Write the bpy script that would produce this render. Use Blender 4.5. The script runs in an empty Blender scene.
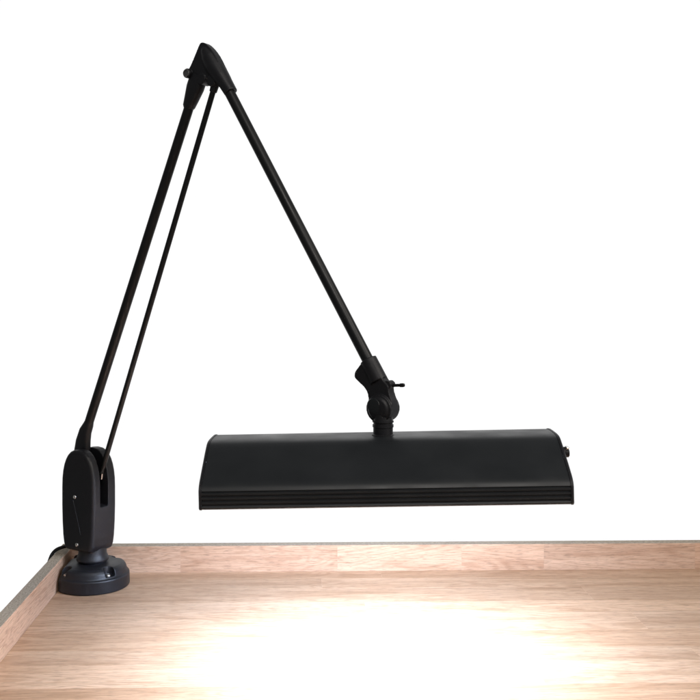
import bpy, bmesh, math, random
from mathutils import Vector, Matrix
random.seed(4)
scene = bpy.context.scene
COL = scene.collection
R = math.radians

# ------------------------------------------------------------------ camera constants
F, CX, CY, CAMH = 945.0, 321.0, 290.0, 0.44      # focal length / principal point in 700-px units, metres

# ------------------------------------------------------------------ materials
def new_mat(name):
    m = bpy.data.materials.new(name); m.use_nodes = True
    nt = m.node_tree
    return m, nt, nt.nodes['Principled BSDF']
def N(nt, t, **kw):
    n = nt.nodes.new(t)
    for k, v in kw.items():
        setattr(n, k, v)
    return n
def black_mat(name, col, rough, bump=0.15, scale=900, spec=0.5, dust=0.0):
    m, nt, b = new_mat(name)
    tc = N(nt, 'ShaderNodeTexCoord')
    n1 = N(nt, 'ShaderNodeTexNoise'); n1.inputs['Scale'].default_value = scale; n1.inputs['Detail'].default_value = 3
    n2 = N(nt, 'ShaderNodeTexNoise'); n2.inputs['Scale'].default_value = 22; n2.inputs['Detail'].default_value = 5
    for n in (n1, n2): nt.links.new(tc.outputs['Object'], n.inputs['Vector'])
    r = N(nt, 'ShaderNodeMapRange'); r.inputs[1].default_value = .3; r.inputs[2].default_value = .7
    r.inputs[3].default_value = rough - .06; r.inputs[4].default_value = rough + .08
    nt.links.new(n2.outputs['Fac'], r.inputs[0]); nt.links.new(r.outputs[0], b.inputs['Roughness'])
    mx = N(nt, 'ShaderNodeMix', data_type='RGBA')
    mx.inputs[6].default_value = (*[c * .8 for c in col], 1); mx.inputs[7].default_value = (*[c * 1.25 + dust for c in col], 1)
    nt.links.new(n2.outputs['Fac'], mx.inputs[0]); nt.links.new(mx.outputs[2], b.inputs['Base Color'])
    bp = N(nt, 'ShaderNodeBump'); bp.inputs['Strength'].default_value = bump; bp.inputs['Distance'].default_value = .0005
    nt.links.new(n1.outputs['Fac'], bp.inputs['Height']); nt.links.new(bp.outputs[0], b.inputs['Normal'])
    b.inputs['Specular IOR Level'].default_value = spec
    return m
PAINT = black_mat('satin black paint', (.0140, .0165, .0190), .42, .05, 1400, .45)
PLASTIC = black_mat('black plastic', (.0095, .0097, .0122), .46, .35, 1100, .45)
TUBE = black_mat('black tube paint', (.006, .0065, .007), .40, .03, 1500, .4)
RUBBER = black_mat('black rubber', (.008, .008, .009), .55, .1, 600, .4)
METAL, nt, b = new_mat('bright screw steel')
b.inputs['Base Color'].default_value = (.78, .78, .76, 1); b.inputs['Metallic'].default_value = 1; b.inputs['Roughness'].default_value = .22
WHITE, nt, b = new_mat('white enamel reflector')
b.inputs['Base Color'].default_value = (.85, .85, .84, 1); b.inputs['Roughness'].default_value = .4
GLOW, nt, b = new_mat('lit tube glass')
b.inputs['Base Color'].default_value = (.9, .9, .9, 1)
b.inputs['Emission Color'].default_value = (.70, .85, 1.16, 1); b.inputs['Emission Strength'].default_value = 53

def wood_mat(name, light, dark, red, tones):
    """strips of pale hardwood; UV = metres along / across the grain, colour attribute 'stave' = one random tone per strip"""
    m, nt, b = new_mat(name)
    L = nt.links.new
    uv = N(nt, 'ShaderNodeUVMap'); uv.uv_map = 'grain'
    at = N(nt, 'ShaderNodeAttribute'); at.attribute_name = 'stave'
    def mapped(sx, sy, sc, detail, rough=.6, dist=0.0):
        mp = N(nt, 'ShaderNodeMapping'); mp.inputs['Scale'].default_value = (sx, sy, 1)
        n = N(nt, 'ShaderNodeTexNoise'); n.inputs['Scale'].default_value = sc
        n.inputs['Detail'].default_value = detail; n.inputs['Roughness'].default_value = rough; n.inputs['Distortion'].default_value = dist
        L(uv.outputs[0], mp.inputs[0]); L(mp.outputs[0], n.inputs['Vector'])
        return n
    def rng(src, a, c, lo, hi):
        r = N(nt, 'ShaderNodeMapRange'); r.inputs[1].default_value = a; r.inputs[2].default_value = c
        r.inputs[3].default_value = lo; r.inputs[4].default_value = hi
        L(src, r.inputs[0]); return r.outputs[0]
    def math_(op, a, c):
        n = N(nt, 'ShaderNodeMath', operation=op)
        for i, v in enumerate((a, c)):
            if isinstance(v, (int, float)): n.inputs[i].default_value = v
            else: L(v, n.inputs[i])
        return n.outputs[0]
    broad = mapped(1.6, 22, 2.0, 4, .55, .6)          # growth bands
    fig = mapped(.9, 7.5, 3.0, 2, .5, 1.2)            # figure (cathedrals)
    fine = mapped(9, 330, 2.2, 5, .7)                # fibres
    pore = mapped(30, 330, 2.0, 2, .6)                # open pores, short dashes
    # cathedral rings from the figure noise
    rings = math_('SINE', math_('MULTIPLY', fig.outputs['Fac'], 75.0), 0.0)
    ringm = rng(rings, -.2, 1.0, 0.0, 1.0)
    f = math_('ADD', rng(broad.outputs['Fac'], .3, .72, 0, .62), math_('MULTIPLY', ringm, .26))
    f = math_('ADD', f, rng(fine.outputs['Fac'], .38, .64, -.18, .34))
    mix = N(nt, 'ShaderNodeMix', data_type='RGBA'); mix.clamp_factor = True
    mix.inputs[6].default_value = (*light, 1); mix.inputs[7].default_value = (*dark, 1)
    L(f, mix.inputs[0])
    fleck = mapped(30, 125, 1.0, 3, .6)               # short flecks
    f = math_('ADD', f, rng(fleck.outputs['Fac'], .36, .66, -.20, .24))
    # per stave: tone and redness
    sep = N(nt, 'ShaderNodeSeparateColor'); L(at.outputs['Color'], sep.inputs[0])
    mix2 = N(nt, 'ShaderNodeMix', data_type='RGBA'); mix2.blend_type = 'MULTIPLY'
    mix2.inputs[7].default_value = (*red, 1)
    L(sep.outputs[1], mix2.inputs[0]); L(mix.outputs[2], mix2.inputs[6])
    tone = rng(sep.outputs[0], 0, 1, *tones)
    pm = rng(pore.outputs['Fac'], .54, .64, 1.0, .70)
    mul = N(nt, 'ShaderNodeVectorMath', operation='SCALE')
    L(mix2.outputs[2], mul.inputs[0]); L(math_('MULTIPLY', tone, pm), mul.inputs['Scale'])
    L(mul.outputs[0], b.inputs['Base Color'])
    b.inputs['Roughness'].default_value = .55; b.inputs['Specular IOR Level'].default_value = .3
    bp = N(nt, 'ShaderNodeBump'); bp.inputs['Strength'].default_value = .25; bp.inputs['Distance'].default_value = .0006
    L(math_('ADD', pm, math_('MULTIPLY', fine.outputs['Fac'], .6)), bp.inputs['Height']); L(bp.outputs[0], b.inputs['Normal'])
    return m
WOOD = wood_mat('pale hardwood strips', (.72, .490, .325), (.38, .216, .115), (1.0, .93, .85), (.78, 1.12))
RIMWOOD = wood_mat('pinkish rim wood', (.70, .482, .336), (.40, .232, .140), (1.0, .96, .93), (.92, 1.03))
# raw grey top edge of the rims
EDGE, nt, b = new_mat('raw grey rim edge')
tc = N(nt, 'ShaderNodeUVMap'); tc.uv_map = 'grain'
mp = N(nt, 'ShaderNodeMapping'); mp.inputs['Scale'].default_value = (1, 2.2, 1)
n1 = N(nt, 'ShaderNodeTexNoise'); n1.inputs['Scale'].default_value = 210; n1.inputs['Detail'].default_value = 6; n1.inputs['Roughness'].default_value = .75
nt.links.new(tc.outputs[0], mp.inputs[0]); nt.links.new(mp.outputs[0], n1.inputs[0])
cr = N(nt, 'ShaderNodeValToRGB'); cr.color_ramp.elements[0].position = .34; cr.color_ramp.elements[1].position = .68
cr.color_ramp.elements[0].color = (.24, .195, .145, 1); cr.color_ramp.elements[1].color = (.62, .52, .39, 1)
nt.links.new(n1.outputs['Fac'], cr.inputs[0]); nt.links.new(cr.outputs[0], b.inputs['Base Color'])
bp = N(nt, 'ShaderNodeBump'); bp.inputs['Strength'].default_value = .5; bp.inputs['Distance'].default_value = .0008
nt.links.new(n1.outputs['Fac'], bp.inputs['Height']); nt.links.new(bp.outputs[0], b.inputs['Normal'])
b.inputs['Roughness'].default_value = .8

# ------------------------------------------------------------------ helpers
def thing(name, loc, label, cat):
    o = bpy.data.objects.new(name, None); COL.objects.link(o)
    o.location = loc; o.empty_display_size = .05
    o['label'] = label; o['category'] = cat
    return o
def obj(name, bm, mats, parent, smooth=True, angle=40):
    """link a bmesh given in WORLD coordinates as one mesh object under its parent"""
    bmesh.ops.recalc_face_normals(bm, faces=bm.faces)
    me = bpy.data.meshes.new(name); bm.to_mesh(me); bm.free()
    o = bpy.data.objects.new(name, me); COL.objects.link(o)
    for m in (mats if isinstance(mats, (list, tuple)) else [mats]): me.materials.append(m)
    if smooth:
        me.polygons.foreach_set('use_smooth', [True] * len(me.polygons))
        me.set_sharp_from_angle(angle=R(angle))
    o.parent = parent
    if parent:
        bpy.context.view_layer.update()
        o.matrix_parent_inverse = parent.matrix_world.inverted()
    return o
def bake(o, angle=50):
    """apply modifiers"""
    dg = bpy.context.evaluated_depsgraph_get()
    me = bpy.data.meshes.new_from_object(o.evaluated_get(dg), depsgraph=dg)
    old = o.data; o.modifiers.clear(); o.data = me
    me.polygons.foreach_set('use_smooth', [True] * len(me.polygons))
    if angle: me.set_sharp_from_angle(angle=R(angle))
    bpy.data.meshes.remove(old)
def cast(o, voxel=.0009, it=4, cutters=(), fac=.5, fuse=True):
    """fuse a casting: cut the recesses, voxel-remesh, relax the edges"""
    if cutters and fuse:
        m = o.modifiers.new('r', 'REMESH'); m.mode = 'VOXEL'; m.voxel_size = voxel
    for c in cutters:
        m = o.modifiers.new('cut', 'BOOLEAN'); m.operation = 'DIFFERENCE'; m.object = c; m.solver = 'EXACT'
    m = o.modifiers.new('r', 'REMESH'); m.mode = 'VOXEL'; m.voxel_size = voxel; m.use_smooth_shade = True
    m = o.modifiers.new('s', 'SMOOTH'); m.iterations = it; m.factor = fac
    bake(o, None)
    for c in cutters:
        me = c.data; bpy.data.objects.remove(c); bpy.data.meshes.remove(me)
def frame(d):
    d = d.normalized(); a = Vector((0, 0, 1)) if abs(d.z) < .95 else Vector((1, 0, 0))
    x = d.cross(a).normalized(); y = d.cross(x).normalized()
    return x, y
def rings(bm, rs, caps=True, closed=False):
    vs = [[bm.verts.new(p) for p in r] for r in rs]
    n = len(vs[0])
    for a, c in zip(vs, vs[1:] + (vs[:1] if closed else [])):
        for i in range(n):
            bm.faces.new((a[i], a[(i + 1) % n], c[(i + 1) % n], c[i]))
    if caps and not closed:
        bm.faces.new(vs[0][::-1]); bm.faces.new(vs[-1])
def tube(bm, p, q, r0, r1=None, n=32, chamfer=0.0):
    p, q = Vector(p), Vector(q); r1 = r0 if r1 is None else r1
    x, y = frame(q - p); d = (q - p).normalized()
    st = [(p, r0), (q, r1)]
    if chamfer: st = [(p, r0 - chamfer), (p + d * chamfer, r0), (q - d * chamfer, r1), (q, r1 - chamfer)]
    rings(bm, [[c + (x * math.cos(t) + y * math.sin(t)) * r for t in [2 * math.pi * i / n for i in range(n)]] for c, r in st])
def lathe(bm, c, axis, prof, n=48):
    c = Vector(c); d = Vector(axis).normalized(); x, y = frame(d)
    rings(bm, [[c + d * h + (x * math.cos(t) + y * math.sin(t)) * r for t in [2 * math.pi * i / n for i in range(n)]] for r, h in prof])
def prism(bm, pts, off):
    """closed outline (3-D points) pushed both ways by off"""
    off = Vector(off)
    rings(bm, [[p - off for p in pts], [p + off for p in pts]])
def smooth_loop(pts, k=2):
    for _ in range(k):
        out = []
        for a, c in zip(pts, pts[1:] + pts[:1]):
            out += [a * .75 + c * .25, a * .25 + c * .75]
        pts = out
    return pts
def path_tube(bm, pts, r, n=14, sub=8):
    P = [Vector(p) for p in pts]; out = []
    Q = [P[0] * 2 - P[1]] + P + [P[-1] * 2 - P[-2]]
    for i in range(1, len(Q) - 2):
        p0, p1, p2, p3 = Q[i - 1:i + 3]
        for k in range(sub):
            t = k / sub
            out.append(.5 * ((2 * p1) + (p2 - p0) * t + (2 * p0 - 5 * p1 + 4 * p2 - p3) * t * t + (3 * p1 - p0 - 3 * p2 + p3) * t ** 3))
    out.append(P[-1]); rs = []
    x = frame(out[1] - out[0])[0]
    for i, c in enumerate(out):
        d = (out[min(i + 1, len(out) - 1)] - out[max(i - 1, 0)]).normalized()
        x = (x - d * x.dot(d)).normalized(); y = d.cross(x)
        rs.append([c + (x * math.cos(t) + y * math.sin(t)) * r for t in [2 * math.pi * j / n for j in range(n)]])
    rings(bm, rs)
def screw(parent, p, axis, r=.0034):
    """pan-head screw with a cross slot, its washer face at p"""
    bm = bmesh.new(); d = Vector(axis).normalized(); x, y = frame(d)
    lathe(bm, p, d, [(r * .55, -.004), (r * .55, 0), (r, 0), (r, r * .28), (r * .8, r * .52), (r * .45, r * .62), (r * .4, r * .3), (r * .02, r * .28)], 20)
    o = obj('screw', bm, METAL, parent)
    return o

# ------------------------------------------------------------------ workbench tray
PHI = R(1.3)
O = Vector((-.3872, 1.4693, 0))                      # inner back-left corner of the tray floor
EX, EY = Vector((math.cos(PHI), math.sin(PHI), 0)), Vector((-math.sin(PHI), math.cos(PHI), 0))
def T(x, y, z): return O + EX * x + EY * y + Vector((0, 0, z))
tray = thing('workbench', T(0, 0, 0), 'pale hardwood strip workbench top with a low grey-edged rim along its back and left side', 'workbench')

def stave_mesh(name, staves, mats, gap=.00035, bev=.0006):
    """staves: list of (corner function, length, width, height, top material) boxes butted together; UV 'grain' runs along each strip"""
    bm = bmesh.new(); uvl = bm.loops.layers.uv.new('grain'); cl = bm.loops.layers.color.new('stave')
    for fn, Lx, Wy, z0, z1, topmat, allmat, *tr in staves:
        tone, red = tr[0] if tr else (random.random(), random.random())
        du, dv = random.uniform(0, 40), random.uniform(0, 40)
        g = gap
        # cross-section with eased top edges
        sec = [(g, z0), (Wy - g, z0), (Wy - g, z1 - bev), (Wy - g - bev, z1), (g + bev, z1), (g, z1 - bev)]
        A = [bm.verts.new(fn(g * .6, w, z)) for w, z in sec]; B = [bm.verts.new(fn(Lx - g * .6, w, z)) for w, z in sec]
        n = len(sec)
        acc = 0; cum = [0]
        for i in range(n):
            a, c = sec[i], sec[(i + 1) % n]; acc += math.hypot(a[0] - c[0], a[1] - c[1]); cum.append(acc)
        for i in range(n):
            f = bm.faces.new((A[i], A[(i + 1) % n], B[(i + 1) % n], B[i]))
            f.material_index = topmat if i == 3 else allmat
            for l, u, v in zip(f.loops, (0, 0, Lx, Lx), (cum[i], cum[i + 1], cum[i + 1], cum[i])):
                l[uvl].uv = (u + du, v + dv)
        for V in (A, B):
            f = bm.faces.new(V); f.material_index = allmat
            for l, s in zip(f.loops, sec): l[uvl].uv = (du + s[0] * .2, dv + s[1])
        for f in bm.faces:
            if f.index == -1 or True:
                pass
        for v in A + B:
            for l in v.link_loops: l[cl] = (tone, red, 0, 1)
    return obj(name, bm, mats, tray, smooth=False)

# floor: edge-glued strips, grain along x
rows = [.036, .048, .062, .044, .070, .058, .046, .064, .052, .060, .070, .055, .060, .065, .060, .06]
st = []; y = -.0004
XMAX = 1.15
TONE = [.50, .60, .52, .78, .66, .50, .62, .90, .22, .30, .5, .6, .4, .5, .6, .5]
RED = [.5, .3, .6, .1, .35, .7, .4, .1, 1, .9, .5, .4, .6, .2, .5, .4]
for i, w in enumerate(rows):
    y1 = y - w
    x = 0.0005
    first = True
    while x < XMAX:
        ln = random.uniform(.6, 1.1) if not first else random.uniform(.35, .9)
        first = False
        ln = min(ln, XMAX - x)
        if XMAX - x - ln < .12: ln = XMAX - x
        st.append(((lambda a, w_, z, x=x, y1=y1: T(x + a, y1 + w_, z)), ln, w, -.022, 0.0, 0, 0, (min(1, max(0, TONE[i] + random.uniform(-.14, .14))), RED[i])))
        x += ln
    y = y1
YMIN = y
stave_mesh('worktop', st, [WOOD], gap=.00010, bev=.00022)
# back rim, grain along x, lengths joined end to end
st = []; x = -.0185
for ln in (.0185 + .168, .245, .195, .13, .24, .19):
    st.append(((lambda a, w_, z, x=x: T(x + a, 0.0006 + w_, z)), ln, .0205, -.022, .0402, 1, 0))
    x += ln
stave_mesh('back_rim', st, [RIMWOOD, EDGE], gap=.0001, bev=.0012)
# left rim, grain along y
st = []; yy = -.0005
for ln in (.30, .26, .36):
    st.append(((lambda a, w_, z, yy=yy: T(-.0185 + w_, yy - a, z)), ln, .0186, -.022, .0400, 1, 0))
    yy -= ln
stave_mesh('side_rim', st, [RIMWOOD, EDGE], gap=.0001, bev=.0009)

# ------------------------------------------------------------------ the lamp
HUB = T(.045, -.06, 0)                               # swivel axis of the base
lamp = thing('task_lamp', HUB, 'black double-arm task lamp with long ribbed shade, standing in the corner of the wooden workbench', 'lamp')
HEAD = Vector((.0745, 1.135, 0))                     # where the neck stands on the shade
n_ = (HEAD - Vector((HUB.x, HUB.y, 0))).normalized() # the arms swing in the upright plane through both
m_ = Vector((n_.y, -n_.x, 0))                        # normal of that plane
if m_.y > 0: m_ = -m_
def PL(px, py, off=0.0):
    """point of the arm plane (moved off along its normal)"""
    dx, dz = (px - CX) / F, (CY - py) / F
    t = (HUB.x * m_.x + HUB.y * m_.y) / (dx * m_.x + m_.y)
    return Vector((t * dx, t, CAMH + t * dz)) + m_ * off
def PF(px, py, off):
    """point seen at px,py on the plane parallel to the arm plane at distance off"""
    dx, dz = (px - CX) / F, (CY - py) / F
    t = (HUB.x * m_.x + HUB.y * m_.y + off) / (dx * m_.x + m_.y)
    return Vector((t * dx, t, CAMH + t * dz))
def U(u, z, off=0.0): return Vector((HUB.x, HUB.y, 0)) + n_ * u + m_ * off + Vector((0, 0, z))

# base: round foot with flats against the two rims, four screw pockets
bm = bmesh.new()
cx, cy, rad, xl, yb = .045, -.06, .0545, .0025, -.0045
def foot_ring(r, z, n=96):
    out = []
    for i in range(n):
        t = 2 * math.pi * i / n
        # round to the front right, square corner at the back left
        c, s = math.cos(t), math.sin(t)
        k = r
        if c < 0 and s > 0: k = r * min(1 / max(abs(c), abs(s)), 1.25)
        x = max(cx + c * k, xl + (rad - r) * .6); yq = min(cy + s * k, yb - (rad - r) * .6)
        out.append(T(x, yq, z))
    return out
rings(bm, [foot_ring(r, z) for r, z in [(.0535, .0006), (.0545, .0016), (.0541, .0176), (.0536, .0194), (.0522, .0202), (.0512, .0209), (.0504, .0232), (.0490, .0280), (.0466, .0314), (.0425, .0333), (.0350, .0344), (.0300, .0348), (.0200, .0350)]])
base = obj('base', bm, PLASTIC, lamp)
ear, cut = [], []
for a in (-47, 46, -138, 138):                       # notches open to the outside, a screw in each
    d_ = EX * math.cos(R(a)) + EY * math.sin(R(a)); t_ = EX * -math.sin(R(a)) + EY * math.cos(R(a))
    c0 = T(cx, cy, 0) + d_ * .0425
    ear.append(c0)
    pts = [c0 + d_ * .03 + t_ * .0088, c0 + t_ * .0080] + [c0 - d_ * .0072 * math.sin(R(k)) + t_ * .0080 * math.cos(R(k)) for k in range(20, 180, 20)] + [c0 - t_ * .0080, c0 + d_ * .03 - t_ * .0088]
    bm = bmesh.new(); prism(bm, [p + Vector((0, 0, .0428)) for p in pts], (0, 0, .02))
    cut.append(obj('c', bm, PLASTIC, None))
cast(base, .0007, 3, cut)
for e in ear: screw(base, e + Vector((0, 0, .0228)), (0, 0, 1), .0043)
bm = bmesh.new()
lathe(bm, (HUB.x, HUB.y, 0), (0, 0, 1), [(.0205, .033), (.0207, .0368), (.0216, .0376), (.0233, .0382), (.0238, .0394), (.0237, .0410), (.0228, .0432), (.0216, .0456), (.0208, .0480), (.0205, .0575), (.015, .0585)], 64)
obj('swivel_collar', bm, PLASTIC, base, angle=50)

# housing: two rounded cheeks with a slot between them
HW = .0235                                          # half thickness
ZB, ZT = .0535, .2035
def side_pts(sgn, w0, top):
    out = []
    for k in range(9):                               # quarter super-ellipse shoulder
        t = math.pi / 2 * k / 8
        out.append((sgn * w0 * math.cos(t) ** .80, top - .058 + .058 * math.sin(t) ** .88))
    return out
UC, UW = -.0084, .0346
right = [(.70 * UW, ZB), (.80 * UW, ZB + .0025), (.875 * UW, ZB + .009), (.93 * UW, ZB + .020), (.975 * UW, ZB + .040), (UW, ZB + .065)] + side_pts(1, UW, ZT)
prof = right + [(-u, z) for u, z in reversed(right[:-1])]
bm = bmesh.new(); prism(bm, [U(u + UC, z) for u, z in prof], m_ * HW)
house = obj('housing', bm, PLASTIC, lamp)
bv = house.modifiers.new('b', 'BEVEL'); bv.width = .0052; bv.segments = 4; bv.limit_method = 'ANGLE'; bv.angle_limit = R(60)
SW = .0078
def boxcut(u0, u1, z0, z1, w):
    bm = bmesh.new(); prism(bm, [U(u0, z0), U(u1, z0), U(u1, z1), U(u0, z1)], m_ * w); return obj('c', bm, PLASTIC, None)
bm = bmesh.new(); prism(bm, [U(-.010, .1205), U(.06, .1205), U(.06, .25), U(-.06, .25), U(-.06, .186), U(-.010, .17)], m_ * SW); bmesh.ops.translate(bm, verts=bm.verts, vec=m_ * .0014)
c1 = obj('c', bm, PLASTIC, None)
# thin score line on the left cheek
a, c = PF(73.2, 500.5, HW), PF(80.6, 535, HW)
cast(house, .0008, 4, (c1,), .5, False)
bm = bmesh.new(); tube(bm, a, c, .0006, None, 8); obj('mould_line', bm, PLASTIC, house)
s1 = screw(house, PF(74.8, 497, HW - .0006), m_, .0030)
s2 = screw(house, PF(77, 544.8, HW - .0006), m_, .0030)

# lower arm: tube with its flared foot and forked top
bm = bmesh.new(); A0, A1 = PL(87.2, 428), PL(189.5, 106)
tube(bm, A0, A1 + (A1 - A0).normalized() * .01, .0068)
lower = obj('lower_arm', bm, TUBE, lamp)
d = (A1 - A0).normalized(); w = d.cross(m_).normalized()
if w.dot(n_) < 0: w = -w
bm = bmesh.new()
def super_ring(c, ax, ay, a, b_, p=2.6, n=32):
    out = []
    for i in range(n):
        t = 2 * math.pi * i / n; cs, sn = math.cos(t), math.sin(t)
        out.append(c + ax * a * math.copysign(abs(cs) ** (2 / p), cs) + ay * b_ * math.copysign(abs(sn) ** (2 / p), sn))
    return out
rings(bm, [super_ring(PL(89.5, 421), w, m_, .0066, .0066, 2), super_ring(PL(88.2, 425), w, m_, .0082, .0070, 2.2), super_ring(PL(85.5, 431), w, m_, .0098, .0070, 2.8),
           super_ring(PL(83.3, 440), n_, m_, .0125, .0069, 3), super_ring(PL(82.3, 450), n_, m_, .0140, .0068, 3.2), super_ring(PL(82.3, 462), n_, m_, .0150, .0066, 3.2), super_ring(PL(84, 482), n_, m_, .0120, .0062, 3.2)])
obj('arm_foot', bm, PLASTIC, lower, angle=60)
bm = bmesh.new()
rings(bm, [super_ring(PL(188.2, 109), w, m_, .0066, .0066, 2), super_ring(PL(189.0, 106.5), w, m_, .0086, .0080, 2.3), super_ring(PL(191.6, 99), w, m_, .0102, .0086, 2.6),
           super_ring(PL(195.2, 88), w, m_, .0128, .0088, 3), super_ring(PL(197.0, 82.5), w, m_, .0130, .0086, 3), super_ring(PL(199.5, 75), w, m_, .0110, .0078, 3)])
obj('arm_fork', bm, PLASTIC, lower, angle=60)

# link rod beside the lower arm
bm = bmesh.new(); L0, L1 = PF(101.4, 472.5, -.0035), PF(215.3, 84, -.001)
tube(bm, L0, L1, .0039)
link = obj('link_rod', bm, TUBE, lamp)
bm = bmesh.new(); e = PF(214.2, 88, -.001); dl = (L1 - L0).normalized()
tube(bm, e - dl * .006, e + dl * .012, .0052, .0062, 24, .0008)
obj('rod_end', bm, PLASTIC, link)
bm = bmesh.new()
for s in (-1, 1):
    q = PF(101.0, 475, -.0035)
    prism(bm, [q + Vector((0, 0, .004)) - n_ * .002, q + Vector((0, 0, .003)) + n_ * .007, q + Vector((0, 0, -.005)) + n_ * .006, q + Vector((0, 0, -.004)) - n_ * .004], m_ * .0011)
    bmesh.ops.translate(bm, verts=bm.verts[-8:], vec=m_ * .0042 * s)
q = PF(101.0, 475, -.0035); tube(bm, q - m_ * .0052, q + m_ * .0052, .0020, None, 16)
obj('clevis', bm, METAL, link, smooth=False)

# elbow casting
bm = bmesh.new()
pts = [(204.5, 43), (208, 44), (214, 50), (219, 57.5), (223, 66), (230, 80), (226, 88), (220, 86), (214, 79), (207, 80), (199, 79), (193, 81), (190.5, 78), (190.5, 72), (194.5, 64), (200, 50.5), (202.5, 44.5)]
prism(bm, smooth_loop([PL(*p) for p in pts], 1), m_ * .0062)
B0, B1 = PL(229.6, 92.5), PL(367.0, 358.5)
du_ = (B1 - B0).normalized()
wq = du_.cross(m_).normalized()
rings(bm, [super_ring(PL(*p), wq, m_, a, b_, 2.2) for p, a, b_ in [((204.6, 47), .0035, .0055), ((206.5, 51), .0075, .0088), ((210, 58), .0110, .0112), ((215, 67.5), .0122, .0122), ((221.5, 77), .0106, .0116), ((226, 84), .0093, .0102), ((231, 92.6), .0087, .0092)]])
tube(bm, PL(191.5, 74.5) - m_ * .0105, PL(191.5, 74.5) + m_ * .0105, .0066, None, 32)
tube(bm, PL(204.5, 80) - m_ * .008, PL(204.5, 80) + m_ * .008, .0075, None, 32)
tube(bm, PL(214, 82) - m_ * .0075, PL(214, 82) + m_ * .0075, .0070, None, 32)
elbow = obj('elbow_joint', bm, PLASTIC, lamp)
cast(elbow, .0007, 8)
bm = bmesh.new(); q = PL(191.5, 74.5, .0102)
lathe(bm, q, m_, [(.0054, -.002), (.0054, .0012), (.0050, .0018), (.0036, .0018), (.0033, .0008), (.0001, .0008)], 32)
obj('pivot_bolt', bm, black_mat('worn steel bolt', (.10, .10, .10), .3, .1, 500, .6), elbow)

# upper arm
bm = bmesh.new(); tube(bm, PL(226, 85.5), PL(371, 366), .0072)
upper = obj('upper_arm', bm, TUBE, lamp)

# head joint: clamp casting with a rounded lobe, knuckle below
bm = bmesh.new(); t_ = .0072
wu = du_.cross(m_).normalized()
pts = [(373.5, 357.5), (377.5, 364), (382, 373), (386.5, 381), (390, 384.5), (391, 388), (392, 394), (395.5, 403), (394, 412), (385, 416), (373, 413), (371, 405), (371.5, 396), (368.5, 388), (360.5, 380.5), (357.2, 377), (357.4, 372), (361, 367), (365, 362), (369, 359.5)]
prism(bm, smooth_loop([PL(*p) for p in pts], 1), m_ * t_)
tube(bm, PL(368.2, 359.5), PL(379, 381), .0105, .0110, 32)
tube(bm, PL(383, 408) - m_ * .0115, PL(383, 408) + m_ * .0115, .0168, None, 48)
lathe(bm, PL(383, 408), m_, [(.006, -.0150), (.0120, -.0142), (.0158, -.010), (.0168, 0), (.0158, .010), (.0120, .0142), (.006, .0150)], 48)
tube(bm, PL(389.5, 384.5) - m_ * .006, PL(389.5, 384.5) + m_ * .006, .0050, None, 24)
joint = obj('head_joint', bm, PLASTIC, lamp)
cast(joint, .0007, 9)
bm = bmesh.new()
lathe(bm, PL(379.5, 404.5, .0132), m_, [(.0090, -.004), (.0090, .0008), (.0083, .0018), (.0045, .0022), (.0001, .0022)], 32)
obj('knuckle_cap', bm, PAINT, joint)
bm = bmesh.new(); p0 = PL(390, 385.5); p1 = PL(402.6, 385.2)
tube(bm, p0, p1, .0018, None, 16)
lathe(bm, p1 - (p1 - p0).normalized() * .004, p1 - p0, [(.0016, 0), (.0023, .0008), (.0024, .004), (.0020, .0062), (.0004, .0070)], 16)
obj('clamp_lever', bm, TUBE, joint)

# ------------------------------------------------------------------ shade
YAW, ROLL = R(-2.2), R(1.38)
SL = .2022                                           # half length
SC = Vector((.0727, 1.1345, 0))
ROT = Matrix.Rotation(YAW, 3, 'Z') @ Matrix.Rotation(-ROLL, 3, 'Y')
ZM = .262
def S(x, v, z): return SC + Vector((0, 0, ZM)) + ROT @ Vector((x, v, z - ZM))
half = [(0, .2668), (-.016, .2666), (-.027, .2657), (-.034, .2638), (-.040, .2608), (-.048, .2566), (-.060, .2494), (-.074, .2412), (-.084, .2350), (-.0900, .2313), (-.0943, .2280), (-.0970, .2250), (-.0985, .2222),
        (-.0975, .2215), (-.0975, .2207), (-.0990, .2200), (-.0990, .2178), (-.0976, .2172), (-.0976, .2158), (-.0990, .2152), (-.0990, .2130), (-.0976, .2124), (-.0976, .2108), (-.0990, .2102), (-.0990, .2080),
        (-.0974, .2072), (-.0974, .2062), (-.0984, .2054), (-.0992, .2042), (-.0990, .2028), (-.0978, .2018), (-.0964, .2016)]
outer = half + [(-v, z) for v, z in reversed(half[1:])]
inner = [(-v, z) for v, z in reversed([(0, .2610), (-.030, .2600), (-.037, .2580), (-.060, .2468), (-.087, .2302), (-.0945, .2250), (-.0950, .2016)])]
inner = [(-v, z) for v, z in inner]                  # from front lip ... to the ridge
inl = [(-.0950, .2016), (-.0945, .2250), (-.087, .2302), (-.060, .2468), (-.037, .2580), (-.030, .2600), (0, .2610)]
inn = inl + [(-v, z) for v, z in reversed(inl[:-1])]
loop = outer[::1] + []                               # ridge -> front lip
# shell section: walk outside from front lip over the ridge to the back lip, then inside back again
front = list(reversed(half)); back = [(-v, z) for v, z in half[1:]]
sec = front + back + list(reversed(inn))
bm = bmesh.new()
xs = [-SL, -SL + .003, -.1, 0, .1, SL - .003, SL]
rings(bm, [[S(x, v, z) for v, z in sec] for x in xs], caps=False)
shade = obj('shade', bm, PAINT, lamp, angle=28)
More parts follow.
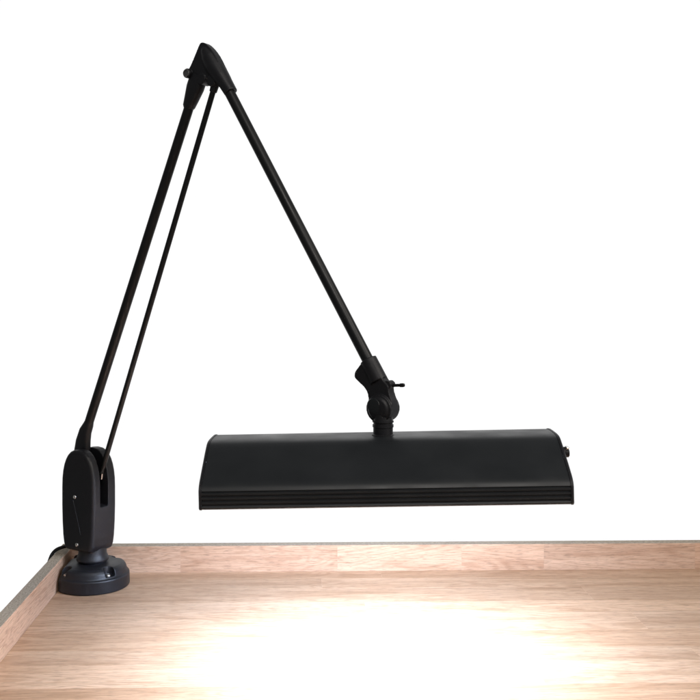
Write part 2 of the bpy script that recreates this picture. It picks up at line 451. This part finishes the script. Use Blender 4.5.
# end caps: slightly proud, rounded plates
def cap(side):
    bm = bmesh.new()
    o_ = [(v * 1.006, z + (.0006 if z > .21 else -.0004)) for v, z in front if not (.2036 < z < .2221 and v > -.0985)] 
    o_ = o_ + [(-v, z) for v, z in reversed(o_[:-1])]
    def grow(k): return [(v * k, .226 + (z - .226) * k) for v, z in o_]
    x0 = side * (SL + .0002)
    rings(bm, [[S(x0, v, z) for v, z in grow(1)], [S(x0 + side * .0022, v, z) for v, z in grow(1)], [S(x0 + side * .0034, v, z) for v, z in grow(.975)], [S(x0 + side * .0036, v, z) for v, z in grow(.9)]])
    return obj('end_cap', bm, PLASTIC, shade, angle=35)
cap(-1); cap(1)
# reflector, tubes and sockets inside
bm = bmesh.new()
rl = [(-.092, .2060), (-.090, .2230), (-.058, .2420), (-.034, .2540), (0, .2560)]
rl = rl + [(-v, z) for v, z in reversed(rl[:-1])]
rings(bm, [[S(x, v, z) for v, z in rl + [(v, z + .0012) for v, z in reversed(rl)]] for x in (-SL + .004, SL - .004)])
obj('reflector', bm, WHITE, shade, smooth=False)
for v in (-.034, .034):
    bm = bmesh.new(); tube(bm, S(-SL + .022, v, .2235), S(SL - .022, v, .2235), .0125, None, 32)
    tb = obj('fluorescent_tube', bm, GLOW, shade)
    for s in (-1, 1):
        bm = bmesh.new(); tube(bm, S(s * (SL - .022), v, .2235), S(s * (SL - .006), v, .2235), .0132, None, 24, .001)
        obj('tube_socket', bm, WHITE, tb)
# toggle switch on the right end
q = S(SL + .0034, -.045, .2485); ax = ROT @ Vector((1, 0, 0))
bm = bmesh.new()
lathe(bm, q, ax, [(.0070, -.001), (.0070, .0022), (.0062, .0030), (.0050, .0030), (.0050, .0062), (.0042, .0070)], 24)
sw = obj('switch', bm, RUBBER, shade)
bm = bmesh.new(); q2 = q + ax * .0036
up = ROT @ Vector((0, -.25, 1)).normalized()
tube(bm, q2 + up * .0035, q2 + up * .0078 + ax * .0012, .0022, .0026, 16, .0006)
obj('switch_tip', bm, METAL, sw)
# swivel neck between knuckle and shade
bm = bmesh.new(); q = S(.0018, -.004, .2663); kt = PL(383, 417)
zk = kt.z - q.z
lathe(bm, q, (0, 0, 1), [(.0135, -.001), (.0135, .0008), (.0128, .0014), (.0118, .0018), (.0118, .0095), (.0126, .0100), (.0126, .0128), (.0116, .0134), (.0116, .0152), (.0128, .0158), (.0128, .0172), (.0118, .0178), (.0112, zk + .004)], 48)
obj('swivel_neck', bm, PLASTIC, shade, angle=30)

# ------------------------------------------------------------------ power cord over the rim
bm = bmesh.new()
path_tube(bm, [T(.030, -.020, .024), T(.020, -.016, .040), T(.006, -.017, .0478), T(-.008, -.021, .0462), T(-.0180, -.029, .0432), T(-.0235, -.038, .034), T(-.0262, -.046, .012), T(-.0270, -.052, -.05), T(-.030, -.06, -.14), T(-.028, -.06, -.30)], .0026)
obj('power_cord', bm, RUBBER, lamp, angle=80)

# ------------------------------------------------------------------ studio light: white surround ahead, dimmer room behind the camera
w = bpy.data.worlds.new('World'); scene.world = w; w.use_nodes = True
nt = w.node_tree; bg = nt.nodes['Background']
tc = N(nt, 'ShaderNodeTexCoord'); sp = N(nt, 'ShaderNodeSeparateXYZ'); nt.links.new(tc.outputs['Generated'], sp.inputs[0])
def sstep(src, a, c, lo, hi):
    r = N(nt, 'ShaderNodeMapRange'); r.interpolation_type = 'SMOOTHSTEP'
    for k, v in zip((1, 2, 3, 4), (a, c, lo, hi)): r.inputs[k].default_value = v
    nt.links.new(src, r.inputs[0]); return r.outputs[0]
def mul(a, c, op='MULTIPLY'):
    n = N(nt, 'ShaderNodeMath', operation=op)
    for k, v in enumerate((a, c)):
        if isinstance(v, float): n.inputs[k].default_value = v
        else: nt.links.new(v, n.inputs[k])
    return n.outputs[0]
white_glow = mul(sstep(sp.outputs['Y'], .45, .84, 0, 1), sstep(sp.outputs['Z'], .42, .75, 1, 0))   # added white world glow, narrowed to keep ambient light off bench and lamp
strength = mul(mul(white_glow, .88), .125, 'ADD')
bg.inputs['Color'].default_value = (1, 1, 1, 1); nt.links.new(strength, bg.inputs['Strength'])
def area(name, loc, target, size, power, col):
    l = bpy.data.lights.new(name, 'AREA'); l.shape = 'SQUARE'; l.size = size; l.energy = power; l.color = col
    o = bpy.data.objects.new(name, l); COL.objects.link(o); o.location = loc
    o.rotation_euler = (Vector(target) - Vector(loc)).to_track_quat('-Z', 'Y').to_euler()
    return o
area('softbox', (2.2, -.2, 1.9), (-.1, 1.3, .25), 1.1, 46, (1.0, .93, .86))
area('added_overhead_light', (.25, -.7, 2.3), (0, 1.2, .3), .55, 17, (1.0, .95, .90))  # lamp added to put a highlight along the shade's front bead

# ------------------------------------------------------------------ camera
cam = bpy.data.cameras.new('Camera'); co = bpy.data.objects.new('Camera', cam); COL.objects.link(co)
cam.sensor_width = 36; cam.lens = 36 * F / 700
co.location = (0, 0, CAMH); co.rotation_euler = (R(90), 0, 0)
cam.shift_x = (350 - CX) / 700; cam.shift_y = -(350 - CY) / 700
cam.clip_start = .02; cam.clip_end = 100
scene.camera = co
vs = scene.view_settings
scene.display_settings.display_device = 'sRGB'
vs.view_transform = 'Standard'; vs.look = 'None'; vs.exposure = 0; vs.gamma = 1; vs.use_curve_mapping = False
scene.cycles.max_bounces = 8
